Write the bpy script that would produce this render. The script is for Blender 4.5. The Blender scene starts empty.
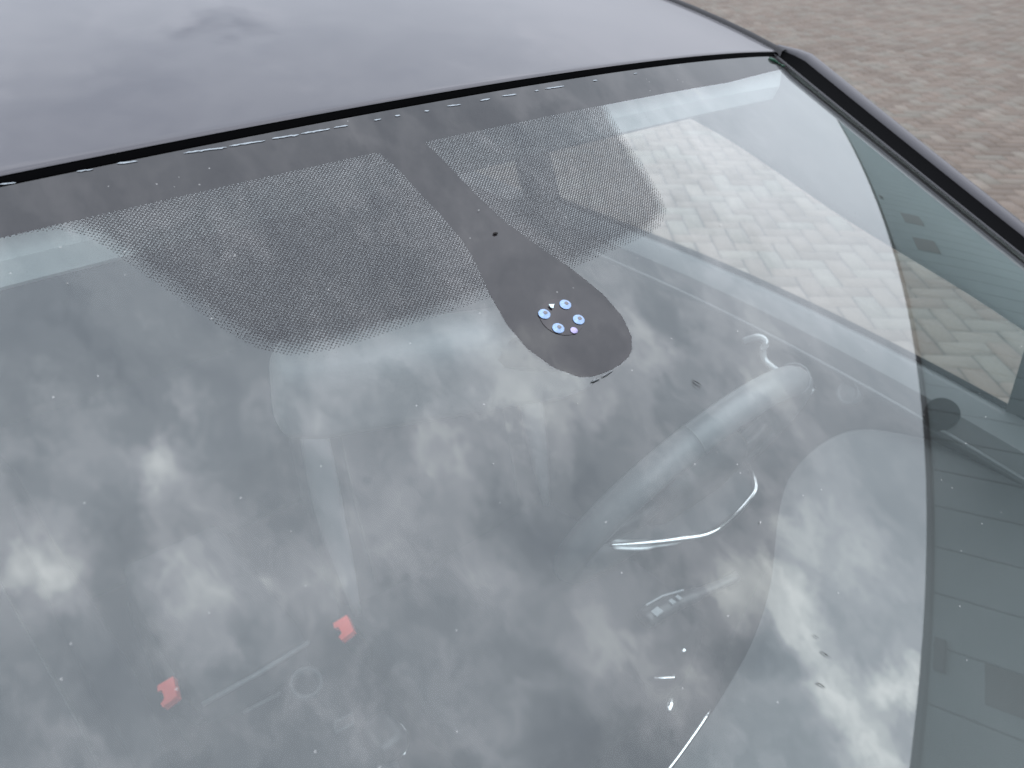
import bpy, bmesh, math, random
import numpy as np
from mathutils import Vector
random.seed(4); rng = np.random.default_rng(4)
S = bpy.context.scene; COL = S.collection
R = math.radians

# ------------------------------------------------------------------ camera
cam = bpy.data.cameras.new('camera'); camo = bpy.data.objects.new('camera', cam); COL.objects.link(camo)
camo.location = (-.2742, -.4347, 1.5825); camo.rotation_euler = (.9948, -.0125, -.706)
cam.sensor_width = 9.8; cam.sensor_fit = 'HORIZONTAL'; cam.lens = 787.7/1024*9.8
cam.clip_start = .02; cam.clip_end = 500
cam.dof.use_dof = True; cam.dof.focus_distance = .52; cam.dof.aperture_fstop = 3.2
S.camera = camo

# ------------------------------------------------------------------ world, sun, exposure
SUN_EL, SUN_AZ = 42, 150          # degrees; azimuth measured from +X towards +Y
w = bpy.data.worlds.new('World'); S.world = w; w.use_nodes = True
wt = w.node_tree; wt.nodes.clear()
def N(t, typ, **kw):
    n = t.nodes.new(typ)
    for k, v in kw.items():
        if k.startswith('i_'):
            n.inputs[k[2:] if not k[2:].isdigit() else int(k[2:])].default_value = v
        else: setattr(n, k, v)
    return n
def Lk(t, a, b): t.links.new(a, b)
def M(t, op, a, b=None, c=None, clamp=False):
    n = t.nodes.new('ShaderNodeMath'); n.operation = op; n.use_clamp = clamp
    for i, v in enumerate((a, b, c)):
        if v is None: continue
        if isinstance(v, (int, float)): n.inputs[i].default_value = v
        else: t.links.new(v, n.inputs[i])
    return n.outputs[0]
def VM(t, op, a, b=None):
    n = t.nodes.new('ShaderNodeVectorMath'); n.operation = op
    for i, v in enumerate((a, b)):
        if v is None: continue
        if isinstance(v, tuple): n.inputs[i].default_value = v
        else: t.links.new(v, n.inputs[i])
    return n
sky = N(wt, 'ShaderNodeTexSky', sky_type='NISHITA', sun_disc=False)
sky.sun_elevation = R(SUN_EL); sky.sun_rotation = R(90-SUN_AZ)
bgs = N(wt, 'ShaderNodeBackground', i_Strength=.09); Lk(wt, sky.outputs[0], bgs.inputs['Color'])
tc = N(wt, 'ShaderNodeTexCoord'); sep = N(wt, 'ShaderNodeSeparateXYZ'); Lk(wt, tc.outputs['Generated'], sep.inputs[0])
zz = M(wt, 'ADD', M(wt, 'MAXIMUM', sep.outputs[2], 0.0), .55)
cx = N(wt, 'ShaderNodeCombineXYZ'); Lk(wt, M(wt, 'DIVIDE', sep.outputs[0], zz), cx.inputs[0]); Lk(wt, M(wt, 'DIVIDE', sep.outputs[1], zz), cx.inputs[1])
wn = N(wt, 'ShaderNodeTexNoise', i_Scale=9.0, i_Detail=6.0, i_Roughness=.62); Lk(wt, cx.outputs[0], wn.inputs['Vector'])
off = VM(wt, 'SCALE', VM(wt, 'SUBTRACT', wn.outputs['Color'], (.5, .5, .5)).outputs[0]); off.inputs['Scale'].default_value = .20
offd = VM(wt, 'SCALE', VM(wt, 'SUBTRACT', wn.outputs['Color'], (.5, .5, .5)).outputs[0]); offd.inputs['Scale'].default_value = .22
n1 = N(wt, 'ShaderNodeTexNoise', i_Scale=3.8, i_Detail=9.0, i_Roughness=.53); Lk(wt, VM(wt, 'ADD', cx.outputs[0], off.outputs[0]).outputs[0], n1.inputs['Vector'])
n2 = N(wt, 'ShaderNodeTexNoise', i_Scale=15.0, i_Detail=8.0, i_Roughness=.6); Lk(wt, VM(wt, 'ADD', cx.outputs[0], off.outputs[0]).outputs[0], n2.inputs['Vector'])
val = M(wt, 'ADD', M(wt, 'MULTIPLY', M(wt, 'SUBTRACT', n1.outputs[0], .5), 2.0), M(wt, 'MULTIPLY', M(wt, 'SUBTRACT', n2.outputs[0], .5), .85))
# cloud relief flattens into haze near the horizon
val = M(wt, 'MULTIPLY', val, M(wt, 'ADD', M(wt, 'MULTIPLY', M(wt, 'SUBTRACT', sep.outputs[2], .26, clamp=True), 2.6), .10, clamp=True))
# banks of brighter and darker cloud (direction, strength, width)
BANKS = [(-0.252,-0.065,0.965,0.95,0.049),(-0.017,-0.019,1.000,0.80,0.032),(-0.199,-0.041,0.979,0.60,0.045),(0.223,-0.055,0.973,0.60,0.031),(-0.053,-0.175,0.983,0.60,0.035),(0.364,-0.167,0.916,0.40,0.060),(0.698,-0.103,0.708,0.55,0.065),(0.617,-0.152,0.772,0.45,0.063),(0.411,-0.366,0.835,0.40,0.043),(0.618,-0.404,0.674,0.90,0.050),(0.662,-0.435,0.611,1.30,0.046),(0.622,-0.527,0.579,1.30,0.042),(0.682,-0.520,0.513,1.30,0.032),(0.606,-0.591,0.533,1.40,0.045),(0.484,-0.517,0.706,0.70,0.046),(0.185,-0.191,0.964,0.50,0.028),(0.094,-0.046,0.995,-0.40,0.047),(0.119,-0.137,0.983,-0.40,0.055),(-0.087,-0.057,0.995,-0.30,0.037),(0.468,-0.290,0.835,-0.85,0.080),(0.583,-0.469,0.663,-0.60,0.030),(-0.193,-0.184,0.964,-0.40,0.057),(-0.074,0.195,0.978,-0.30,0.090),(0.758,-0.383,0.528,0.50,0.072),(0.323,-0.311,0.894,0.50,0.050),(0.426,-0.458,0.780,0.50,0.055),
         (0.93,0.20,0.28,0.30,0.32),(0.19,0.79,0.60,-0.70,0.15),(0.17,0.84,0.51,0.45,0.09),(0.45,0.74,0.50,-0.15,0.12),(0.5,0.66,0.55,-.25,.2),(-0.3,0.9,0.4,-.3,.3)]
dirp = VM(wt, 'ADD', tc.outputs['Generated'], offd.outputs[0]).outputs[0]
for (x, y, z, s, wd) in BANKS:
    d = VM(wt, 'DISTANCE', dirp, (x, y, z)).outputs['Value']
    g = M(wt, 'EXPONENT', M(wt, 'MULTIPLY', M(wt, 'POWER', M(wt, 'DIVIDE', d, wd*1.15), 2.0), -1.0))
    val = M(wt, 'ADD', val, M(wt, 'MULTIPLY', g, s*.7))
val = M(wt, 'ADD', M(wt, 'MULTIPLY', val, .53), .385)
cr = N(wt, 'ShaderNodeValToRGB'); Lk(wt, val, cr.inputs[0])
e = cr.color_ramp.elements
e[0].position = .05; e[0].color = (.36, .40, .47, 1); e[1].position = .98; e[1].color = (1.75, 1.75, 1.75, 1)
for p, c in ((.35, (.55, .59, .66)), (.55, (.79, .81, .89)), (.75, (1.2, 1.22, 1.26))):
    q = e.new(p); q.color = (*c, 1)
CLOUD = 1.5
bgc = N(wt, 'ShaderNodeBackground'); Lk(wt, cr.outputs[0], bgc.inputs['Color'])
# an overcast sky is brighter overhead than at the horizon
Lk(wt, M(wt, 'MULTIPLY', M(wt, 'ADD', M(wt, 'MULTIPLY', M(wt, 'MAXIMUM', sep.outputs[2], 0.0), 2.75), .66), CLOUD), bgc.inputs['Strength'])
mw = N(wt, 'ShaderNodeMixShader')
GAP = (.36, .81, .465*1.6)   # the one gap of blue between the clouds
gapd = VM(wt, 'DISTANCE', VM(wt, 'MULTIPLY', dirp, (1, 1, 1.6)).outputs[0], GAP).outputs['Value']
cov = M(wt, 'MULTIPLY', M(wt, 'SUBTRACT', gapd, -.02), 10.0, clamp=True)
Lk(wt, cov, mw.inputs[0]); Lk(wt, bgs.outputs[0], mw.inputs[1]); Lk(wt, bgc.outputs[0], mw.inputs[2])
wo = N(wt, 'ShaderNodeOutputWorld'); Lk(wt, mw.outputs[0], wo.inputs[0])
sun = bpy.data.lights.new('sun', 'SUN'); suno = bpy.data.objects.new('sun', sun); COL.objects.link(suno)
sun.energy = .6; sun.angle = R(15); sun.color = (1, .96, .9)
dv = Vector((math.cos(R(SUN_EL))*math.cos(R(SUN_AZ)), math.cos(R(SUN_EL))*math.sin(R(SUN_AZ)), math.sin(R(SUN_EL))))
suno.rotation_euler = dv.to_track_quat('Z', 'Y').to_euler(); suno.location = (0, 0, 20)
vs = S.view_settings; vs.view_transform = 'Standard'; vs.look = 'None'; vs.gamma = 1; vs.use_curve_mapping = False
vs.exposure = 0.0
S.cycles.max_bounces = 12; S.cycles.transparent_max_bounces = 24; S.cycles.glossy_bounces = 6
S.cycles.use_denoising = True
S.cycles.caustics_reflective = False; S.cycles.caustics_refractive = False

# ------------------------------------------------------------------ helpers
def mat(name, col, rough=.5, metal=0, coat=0, noise=0, nscale=30, bump=0, bscale=300, spec=.5, coatrough=.03):
    m = bpy.data.materials.new(name); m.use_nodes = True; t = m.node_tree; b = t.nodes['Principled BSDF']
    b.inputs['Roughness'].default_value = rough; b.inputs['Metallic'].default_value = metal
    b.inputs['Coat Weight'].default_value = coat; b.inputs['Coat Roughness'].default_value = coatrough
    b.inputs['Specular IOR Level'].default_value = spec
    g = N(t, 'ShaderNodeTexCoord')
    nz = N(t, 'ShaderNodeTexNoise', i_Scale=nscale, i_Detail=5.0); Lk(t, g.outputs['Object'], nz.inputs['Vector'])
    mx = N(t, 'ShaderNodeMixRGB'); Lk(t, nz.outputs[0], mx.inputs[0])
    k = noise or .06
    mx.inputs[1].default_value = (*[c*(1-k) for c in col], 1); mx.inputs[2].default_value = (*[c*(1+k) for c in col], 1)
    Lk(t, mx.outputs[0], b.inputs['Base Color'])
    if bump:
        n2 = N(t, 'ShaderNodeTexNoise', i_Scale=bscale, i_Detail=3.0); Lk(t, g.outputs['Object'], n2.inputs['Vector'])
        bp = N(t, 'ShaderNodeBump', i_Strength=bump, i_Distance=.001); Lk(t, n2.outputs[0], bp.inputs['Height']); Lk(t, bp.outputs[0], b.inputs['Normal'])
    return m
def obj(name, verts, faces, m, parent=None, smooth=False, bevel=0, solid=0, sub=0):
    me = bpy.data.meshes.new(name); me.from_pydata([tuple(map(float, v)) for v in verts], [], [tuple(map(int, f)) for f in faces]); me.update()
    o = bpy.data.objects.new(name, me); COL.objects.link(o)
    if m: me.materials.append(m)
    if smooth:
        me.polygons.foreach_set('use_smooth', [True]*len(me.polygons))
    if solid:
        q = o.modifiers.new('s', 'SOLIDIFY'); q.thickness = solid; q.offset = -1
    if sub:
        q = o.modifiers.new('u', 'SUBSURF'); q.levels = q.render_levels = sub
    if bevel:
        q = o.modifiers.new('b', 'BEVEL'); q.width = bevel; q.segments = 3; q.limit_method = 'ANGLE'
    if parent: o.parent = parent
    return o
def empty(name, loc=(0, 0, 0), parent=None):
    o = bpy.data.objects.new(name, None); COL.objects.link(o); o.location = loc; o.empty_display_size = .1
    if parent: o.parent = parent
    return o
def tag(o, label=None, cat=None, group=None, kind=None):
    for k, v in (('label', label), ('category', cat), ('group', group), ('kind', kind)):
        if v: o[k] = v
    return o
def grid(fn, us, vs_):
    V = [fn(u, v) for v in vs_ for u in us]; n = len(us)
    F = [(j*n+i, j*n+i+1, (j+1)*n+i+1, (j+1)*n+i) for j in range(len(vs_)-1) for i in range(n-1)]
    return V, F
def boxg(x0, x1, y0, y1, z0, z1):
    V = [(x, y, z) for z in (z0, z1) for y in (y0, y1) for x in (x0, x1)]
    return V, [(0, 2, 3, 1), (4, 5, 7, 6), (0, 1, 5, 4), (2, 6, 7, 3), (0, 4, 6, 2), (1, 3, 7, 5)]
def join(*vf):
    V = []; F = []
    for v, f in vf:
        k = len(V); V += list(v); F += [tuple(i+k for i in q) for q in f]
    return V, F
def tube(pts, rad, seg=10, closed=False, flat=1.0, up=(0, 0, 1)):
    P = [np.array(p, float) for p in pts]; n = len(P); V = []; F = []
    rads = rad if hasattr(rad, '__len__') else [rad]*n
    for i in range(n):
        if closed: t = P[(i+1) % n]-P[i-1]
        else: t = P[min(i+1, n-1)]-P[max(i-1, 0)]
        t /= np.linalg.norm(t)+1e-12
        a = np.cross(t, up); 
        if np.linalg.norm(a) < 1e-4: a = np.cross(t, (1, 0, 0))
        a /= np.linalg.norm(a); b = np.cross(t, a)
        for k in range(seg):
            th = 2*math.pi*k/seg; V.append(P[i]+rads[i]*(math.cos(th)*a+flat*math.sin(th)*b))
    m = n if closed else n-1
    for i in range(m):
        for k in range(seg):
            j = (i+1) % n; F.append((i*seg+k, i*seg+(k+1) % seg, j*seg+(k+1) % seg, j*seg+k))
    if not closed:
        F.append(tuple(range(seg-1, -1, -1))); F.append(tuple((n-1)*seg+k for k in range(seg)))
    return V, F
def spline(pts, n=8, closed=False):
    P = [np.array(p, float) for p in pts]; out = []; m = len(P)
    rngs = range(m) if closed else range(m-1)
    for i in rngs:
        if closed: a, b, c, d = P[i-1], P[i], P[(i+1) % m], P[(i+2) % m]
        else: a, b, c, d = P[max(i-1, 0)], P[i], P[i+1], P[min(i+2, m-1)]
        for k in range(n):
            t = k/n; out.append(.5*((2*b)+(c-a)*t+(2*a-5*b+4*c-d)*t*t+(3*b-a-3*c+d)*t**3))
    if not closed: out.append(P[-1])
    return out
def lathe(c, axis, prof, seg=20):
    ax = np.array(axis, float); ax /= np.linalg.norm(ax); a = np.cross(ax, (0, 0, 1) if abs(ax[2]) < .9 else (1, 0, 0)); a /= np.linalg.norm(a); b = np.cross(ax, a)
    V = []; F = []; c = np.array(c, float)
    for r, h in prof:
        for k in range(seg):
            th = 2*math.pi*k/seg; V.append(c+h*ax+max(r, 1e-5)*(math.cos(th)*a+math.sin(th)*b))
    for i in range(len(prof)-1):
        for k in range(seg): F.append((i*seg+k, i*seg+(k+1) % seg, (i+1)*seg+(k+1) % seg, (i+1)*seg+k))
    return V, F
def rbox(name, x0, x1, y0, y1, z0, z1, m, parent, bev=.01, fn=None, sub=2):
    """cushion-like rounded box: subdivided grid pushed through fn"""
    bm = bmesh.new(); bmesh.ops.create_cube(bm, size=2); bmesh.ops.subdivide_edges(bm, edges=bm.edges, cuts=7, use_grid_fill=True)
    cx_, cy_, cz_ = (x0+x1)/2, (y0+y1)/2, (z0+z1)/2; hx, hy, hz = (x1-x0)/2, (y1-y0)/2, (z1-z0)/2
    for v in bm.verts:
        p = np.array(v.co) * (hx, hy, hz); inner = np.clip(p, (-hx+bev, -hy+bev, -hz+bev), (hx-bev, hy-bev, hz-bev)); d = p-inner; n = np.linalg.norm(d)
        if n > 1e-9: p = inner+d/n*bev
        p = p+(cx_, cy_, cz_)
        if fn: p = fn(p)
        v.co = p
    me = bpy.data.meshes.new(name); bm.to_mesh(me); bm.free(); o = bpy.data.objects.new(name, me); COL.objects.link(o); me.materials.append(m)
    me.polygons.foreach_set('use_smooth', [True]*len(me.polygons)); o.parent = parent
    return o

# ------------------------------------------------------------------ ground: herringbone pavers
def paver_mat():
    m = bpy.data.materials.new('paver_brick'); m.use_nodes = True; t = m.node_tree; b = t.nodes['Principled BSDF']
    at = N(t, 'ShaderNodeAttribute', attribute_name='tone')
    cr = N(t, 'ShaderNodeValToRGB'); Lk(t, at.outputs['Fac'], cr.inputs[0]); e = cr.color_ramp.elements
    e[0].color = (.098, .077, .061, 1); e[1].color = (.150, .126, .103, 1)
    q = e.new(.5); q.color = (.128, .101, .081, 1); q = e.new(.8); q.color = (.122, .110, .091, 1)
    g = N(t, 'ShaderNodeTexCoord')
    nz = N(t, 'ShaderNodeTexNoise', i_Scale=60.0, i_Detail=6.0, i_Roughness=.7); Lk(t, g.outputs['Object'], nz.inputs['Vector'])
    nl = N(t, 'ShaderNodeTexNoise', i_Scale=.8, i_Detail=4.0); Lk(t, g.outputs['Object'], nl.inputs['Vector'])
    f = M(t, 'MULTIPLY', M(t, 'ADD', M(t, 'MULTIPLY', nz.outputs[0], .7), .65), M(t, 'ADD', M(t, 'MULTIPLY', nl.outputs[0], .4), .8))
    mm = N(t, 'ShaderNodeMixRGB', blend_type='MULTIPLY', i_Fac=1.0); Lk(t, cr.outputs[0], mm.inputs[1]); Lk(t, f, mm.inputs[2])
    Lk(t, mm.outputs[0], b.inputs['Base Color']); b.inputs['Roughness'].default_value = .9
    bp = N(t, 'ShaderNodeBump', i_Strength=.5, i_Distance=.002); Lk(t, nz.outputs[0], bp.inputs['Height']); Lk(t, bp.outputs[0], b.inputs['Normal'])
    return m
def ground_mat():
    m = mat('yard_ground', (.034, .030, .026), .95); t = m.node_tree; b = t.nodes['Principled BSDF']
    g = N(t, 'ShaderNodeTexCoord'); sp = N(t, 'ShaderNodeSeparateXYZ'); Lk(t, g.outputs['Object'], sp.inputs[0]); X, Y = sp.outputs[0], sp.outputs[1]
    def AND(a, b_): return M(t, 'MULTIPLY', a, b_)
    ins = AND(AND(M(t, 'GREATER_THAN', X, -2.95), M(t, 'LESS_THAN', X, 20.95)), AND(M(t, 'GREATER_THAN', Y, -4.95), M(t, 'LESS_THAN', Y, 12.95)))
    ins = AND(ins, M(t, 'SUBTRACT', 1.0, AND(M(t, 'LESS_THAN', X, 1.0), M(t, 'GREATER_THAN', Y, 4.0))))
    ins = AND(ins, M(t, 'SUBTRACT', 1.0, AND(M(t, 'GREATER_THAN', X, 9.0), M(t, 'LESS_THAN', Y, -2.0))))
    mp = N(t, 'ShaderNodeMapping'); mp.inputs['Rotation'].default_value = (0, 0, R(41)); Lk(t, g.outputs['Object'], mp.inputs['Vector'])
    bk = N(t, 'ShaderNodeTexBrick', i_Scale=1.0); Lk(t, mp.outputs[0], bk.inputs['Vector'])
    for k, v in (('Brick Width', .2), ('Row Height', .1), ('Mortar Size', .003), ('Color1', (.150, .122, .098, 1)), ('Color2', (.118, .094, .075, 1)), ('Mortar', (.034, .030, .026, 1))): bk.inputs[k].default_value = v
    mx = N(t, 'ShaderNodeMixRGB'); Lk(t, ins, mx.inputs[0]); Lk(t, bk.outputs[0], mx.inputs[1]); mx.inputs[2].default_value = (.034, .030, .026, 1); Lk(t, mx.outputs[0], b.inputs['Base Color'])
    return m
ground = obj('ground', [(-150, -150, -.008), (150, -150, -.008), (150, 150, -.008), (-150, 150, -.008)], [(0, 1, 2, 3)], ground_mat())
tag(ground, kind='structure')
def pavers():
    L, W, g, c, h = .2, .1, .0065, .0055, .008; th = R(-41); ct, st = math.cos(th), math.sin(th); V = []; tone = []
    nb = 0
    def ok(x, y): return (-3 < x < 21 and -5 < y < 13) and not (x < 1 and y > 4) and not (x > 9 and y < -2)
    for j in range(-160, 240):
        for i in range(-90, 90):
            for kind in (0, 1):
                if kind == 0: x, y, w_, h_ = (j+4*i), j, 2, 1
                else: x, y, w_, h_ = (j+3+4*i), j, 1, 2
                cxx, cyy = (x+w_/2)*W, (y+h_/2)*W
                X, Y = ct*cxx-st*cyy, st*cxx+ct*cyy
                if not ok(X, Y): continue
                jx, jy = rng.normal(0, .0007, 2); tz = rng.normal(0, .0012); tlx, tly = rng.normal(0, .006, 2)
                for (e_, zc) in ((g/2, -h), (g/2+c, 0)):
                    for sx, sy in ((0, 0), (1, 0), (1, 1), (0, 1)):
                        px = x*W+(e_ if sx == 0 else w_*W-e_)+jx; py = y*W+(e_ if sy == 0 else h_*W-e_)+jy
                        V.append((ct*px-st*py, st*px+ct*py, zc+tz+(px-cxx)*tlx+(py-cyy)*tly if zc == 0 else zc))
                tone.append(rng.random()); nb += 1
    b = np.arange(nb)[:, None, None]*8
    fa = np.array([[4, 5, 6, 7], [0, 1, 5, 4], [1, 2, 6, 5], [2, 3, 7, 6], [3, 0, 4, 7]])[None]
    F = (b+fa).reshape(-1, 4)
    me = bpy.data.meshes.new('block_paving'); me.vertices.add(len(V)); me.vertices.foreach_set('co', np.array(V).ravel())
    me.loops.add(F.size); me.loops.foreach_set('vertex_index', F.ravel()); me.polygons.add(len(F)); me.polygons.foreach_set('loop_start', np.arange(len(F))*4)
    me.polygons.foreach_set('loop_total', np.full(len(F), 4)); me.update(calc_edges=True)
    a = me.attributes.new('tone', 'FLOAT', 'FACE'); a.data.foreach_set('value', np.repeat(np.array(tone), 5))
    me.materials.append(paver_mat()); o = bpy.data.objects.new('paved_yard', me); COL.objects.link(o); return tag(o, kind='structure')
pavers()

# ------------------------------------------------------------------ building across the yard (seen mirrored in the windscreen)
def building():
    gm = R(-64.2); n = np.array([math.cos(gm), math.sin(gm)]); t = np.array([-n[1], n[0]]); D = 9.0; H = 6.6
    root = empty('warehouse', (*(n*D+t*12), 0)); tag(root, 'long grey panel clad warehouse mirrored in the right edge of the windscreen', 'building')
    root.rotation_euler = (0, 0, math.atan2(t[1], t[0]))
    # local: x along the wall (0 = T 12), y away from the car is -n -> use y = -(distance beyond wall)
    def lx(T): return T-12
    sgn = 1 if (math.cos(root.rotation_euler[2]+math.pi/2)*n[0]+math.sin(root.rotation_euler[2]+math.pi/2)*n[1]) > 0 else -1
    wm = mat('wall_cladding', (.20, .265, .275), .6, noise=.08, nscale=.5); dk = mat('gutter_dark', (.02, .022, .024), .6); gl = mat('small_window_glass', (.03, .035, .03), .15)
    F = []; parts = []
    T = -33.9
    while T < 150:
        parts.append(boxg(lx(T)+.018, lx(T)+.982, 0, .1, .3, H-.12)); T += 1.0
    V, F = join(*parts); V = [(x, y*sgn, z) for x, y, z in V]; obj('wall_panels', V, F, wm, root)
    V, F = boxg(lx(-34), lx(150), .06, 14, 0, H-.1); obj('wall_core', [(x, y*sgn, z) for x, y, z in V], F, mat('wall_seam', (.11, .145, .15), .8), root)
    V, F = boxg(lx(-34.2), lx(150.2), -.045, .2, H-.09, H); obj('gutter', [(x, y*sgn, z) for x, y, z in V], F, dk, root)
    for (T, z, ww, hh) in ((4.75, 5.42, .66, .52), (25.2, 4.95, 1.4, 1.0), (21.9, 4.95, 1.4, 1.0), (-4, 5.84, .62, .5)):
        V, F = boxg(lx(T)-ww/2, lx(T)+ww/2, -.02, .05, z-hh/2, z+hh/2); wo_ = obj('window', [(x, y*sgn, z_) for x, y, z_ in V], F, gl, root)
    for (T, z) in ((4.95, 6.33), (28.0, 6.2)):
        V, F = boxg(lx(T)-.28, lx(T)+.28, -.05, .05, z-.08, z+.08); obj('wall_vent', [(x, y*sgn, z_) for x, y, z_ in V], F, dk, root)
    V, F = boxg(lx(13), lx(14.1), -.03, .05, .02, 2.2); obj('door', [(x, y*sgn, z_) for x, y, z_ in V], F, mat('door_grey', (.12, .13, .14), .5), root)
building()

# ------------------------------------------------------------------ car
RK = R(28)
def G(x, s, h=0.0):
    """point of the windscreen: x across, s down from its top edge, h above it"""
    k = max(.06, .14-.12*s)
    p = np.array([x, -s*math.cos(RK)+.28*x*x, 1.46-s*math.sin(RK)-k*x*x])
    if h:
        nn = np.array([2*k*x, -math.sin(RK)-.3*0, math.cos(RK)]); nn[1] = -math.sin(RK); nn /= np.linalg.norm(nn); p = p+h*nn
    return p
def xe(s): return .553+.20*max(s, -.02) if s < .35 else .623+.16*(s-.35)
SMAX = .86
car = empty('parked_car', (0, 0, 0)); tag(car, 'dark grey hatchback seen through its windscreen on brick paving', 'car')
PAINT = mat('car_paint', (.020, .018, .025), .45, .2, coat=.58, noise=.05, nscale=900, coatrough=.045)
RUBBER = mat('black_rubber', (.0035, .0035, .004), .7, spec=.05)
DARK = mat('dash_plastic', (.011, .012, .013), .5, bump=.25, bscale=900)
DASHL = mat('dash_top_grey', (.048, .051, .053), .6, bump=.25, bscale=900)
DOORP = mat('door_panel', (.022, .023, .026), .5, bump=.2, bscale=900)
SILL = mat('door_sill_grey', (.12, .128, .132), .45, bump=.2, bscale=900)
TRIM = mat('pale_trim', (.58, .63, .63), .8, bump=.3, bscale=1200)
TRIM2 = mat('pillar_trim', (.64, .70, .68), .75, bump=.3, bscale=1200)
FAB = mat('seat_fabric', (.018, .020, .023), .85, bump=.6, bscale=1500, noise=.15, nscale=600)
FABL = mat('seat_leatherette', (.055, .06, .064), .5)
SEATL = mat('lit_bolster_and_symbol_grey', (.20, .21, .22), .5)  # light on the driver's bolster put into its colour; also lever symbols
CHROME = mat('chrome', (.85, .86, .87), .12, 1.0)
SATIN = mat('satin_silver', (.62, .64, .65), .35, .6)
RED = mat('buckle_red', (.85, .08, .05), .4)
LEATHER = mat('wheel_leather', (.095, .10, .105), .34, bump=.3, bscale=1200)
MOULD = mat('pillar_paint', (.030, .028, .034), .45, .1, coat=.35, coatrough=.15)
BLACKP = mat('black_plastic', (.012, .012, .013), .35)
TYRE = mat('tyre', (.015, .015, .015), .8)

# --- windscreen with printed border, done as distance attributes + a halftone lattice
TONGUE = [(-0.0310,0.0367),(-0.0274,0.0533),(-0.0260,0.0711),(-0.0233,0.0906),(-0.0222,0.1120),(-0.0232,0.1228),(-0.0256,0.1344),(-0.0300,0.1509),(-0.0310,0.1580),(-0.0332,0.1714),(-0.0322,0.1899),(-0.0262,0.2056),(-0.0160,0.2170),(-0.0080,0.2200),(0.0032,0.2209),(0.0130,0.2204),(0.0212,0.2184),(0.0264,0.2157),(0.0333,0.2077),(0.0374,0.1945),(0.0370,0.1776),(0.0302,0.1541),(0.0227,0.1371),(0.0160,0.1198),(0.0125,0.1096),(0.0073,0.0843),(0.0046,0.0563),(0.0015,0.0361)]
DOTL = [(-0.0300,0.018),(-0.245,0.018),(-0.245,0.0368),(-0.2308,0.0368),(-0.2180,0.0370),(-0.2060,0.0394),(-0.2006,0.0428),(-0.1960,0.0485),(-0.1909,0.0586),(-0.1830,0.0780),(-0.1710,0.1060),(-0.1640,0.1227),(-0.1555,0.1374),(-0.1438,0.1466),(-0.1259,0.1510),(-0.0993,0.1522),(-0.0700,0.1527),(-0.0444,0.1529),(-0.0240,0.1534),(0.012,.1534),(0.012,.018)]
DOTR = [(-0.020,0.018),(0.172,0.018),(0.1683,0.0420),(0.1639,0.0530),(0.1575,0.0773),(0.1506,0.1060),(0.1445,0.1254),(0.1361,0.1394),(0.1197,0.1480),(0.0963,0.1512),(0.0662,0.1520),(0.0290,0.1541),(-0.02,0.1545)]
def sdf(P, poly):
    """signed distance, positive inside"""
    poly = np.array(poly); n = len(poly); d = np.full(len(P), 1e9); ins = np.zeros(len(P), bool)
    for i in range(n):
        a, b = poly[i], poly[(i+1) % n]; ab = b-a; t = np.clip(((P-a)@ab)/(ab@ab), 0, 1)
        d = np.minimum(d, np.linalg.norm(P-a-t[:, None]*ab, axis=1))
        c = ((a[1] > P[:, 1]) != (b[1] > P[:, 1])) & (P[:, 0] < (b[0]-a[0])*(P[:, 1]-a[1])/(b[1]-a[1]+1e-15)+a[0]); ins ^= c
    return np.where(ins, d, -d)
def both_sides_fresnel(t, ior):
    # a thin pane reflects the same from either side
    gm = N(t, 'ShaderNodeNewGeometry'); fr = N(t, 'ShaderNodeFresnel')
    Lk(t, M(t, 'ADD', M(t, 'MULTIPLY', gm.outputs['Backfacing'], 1/ior-ior), ior), fr.inputs['IOR']); return fr
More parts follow.
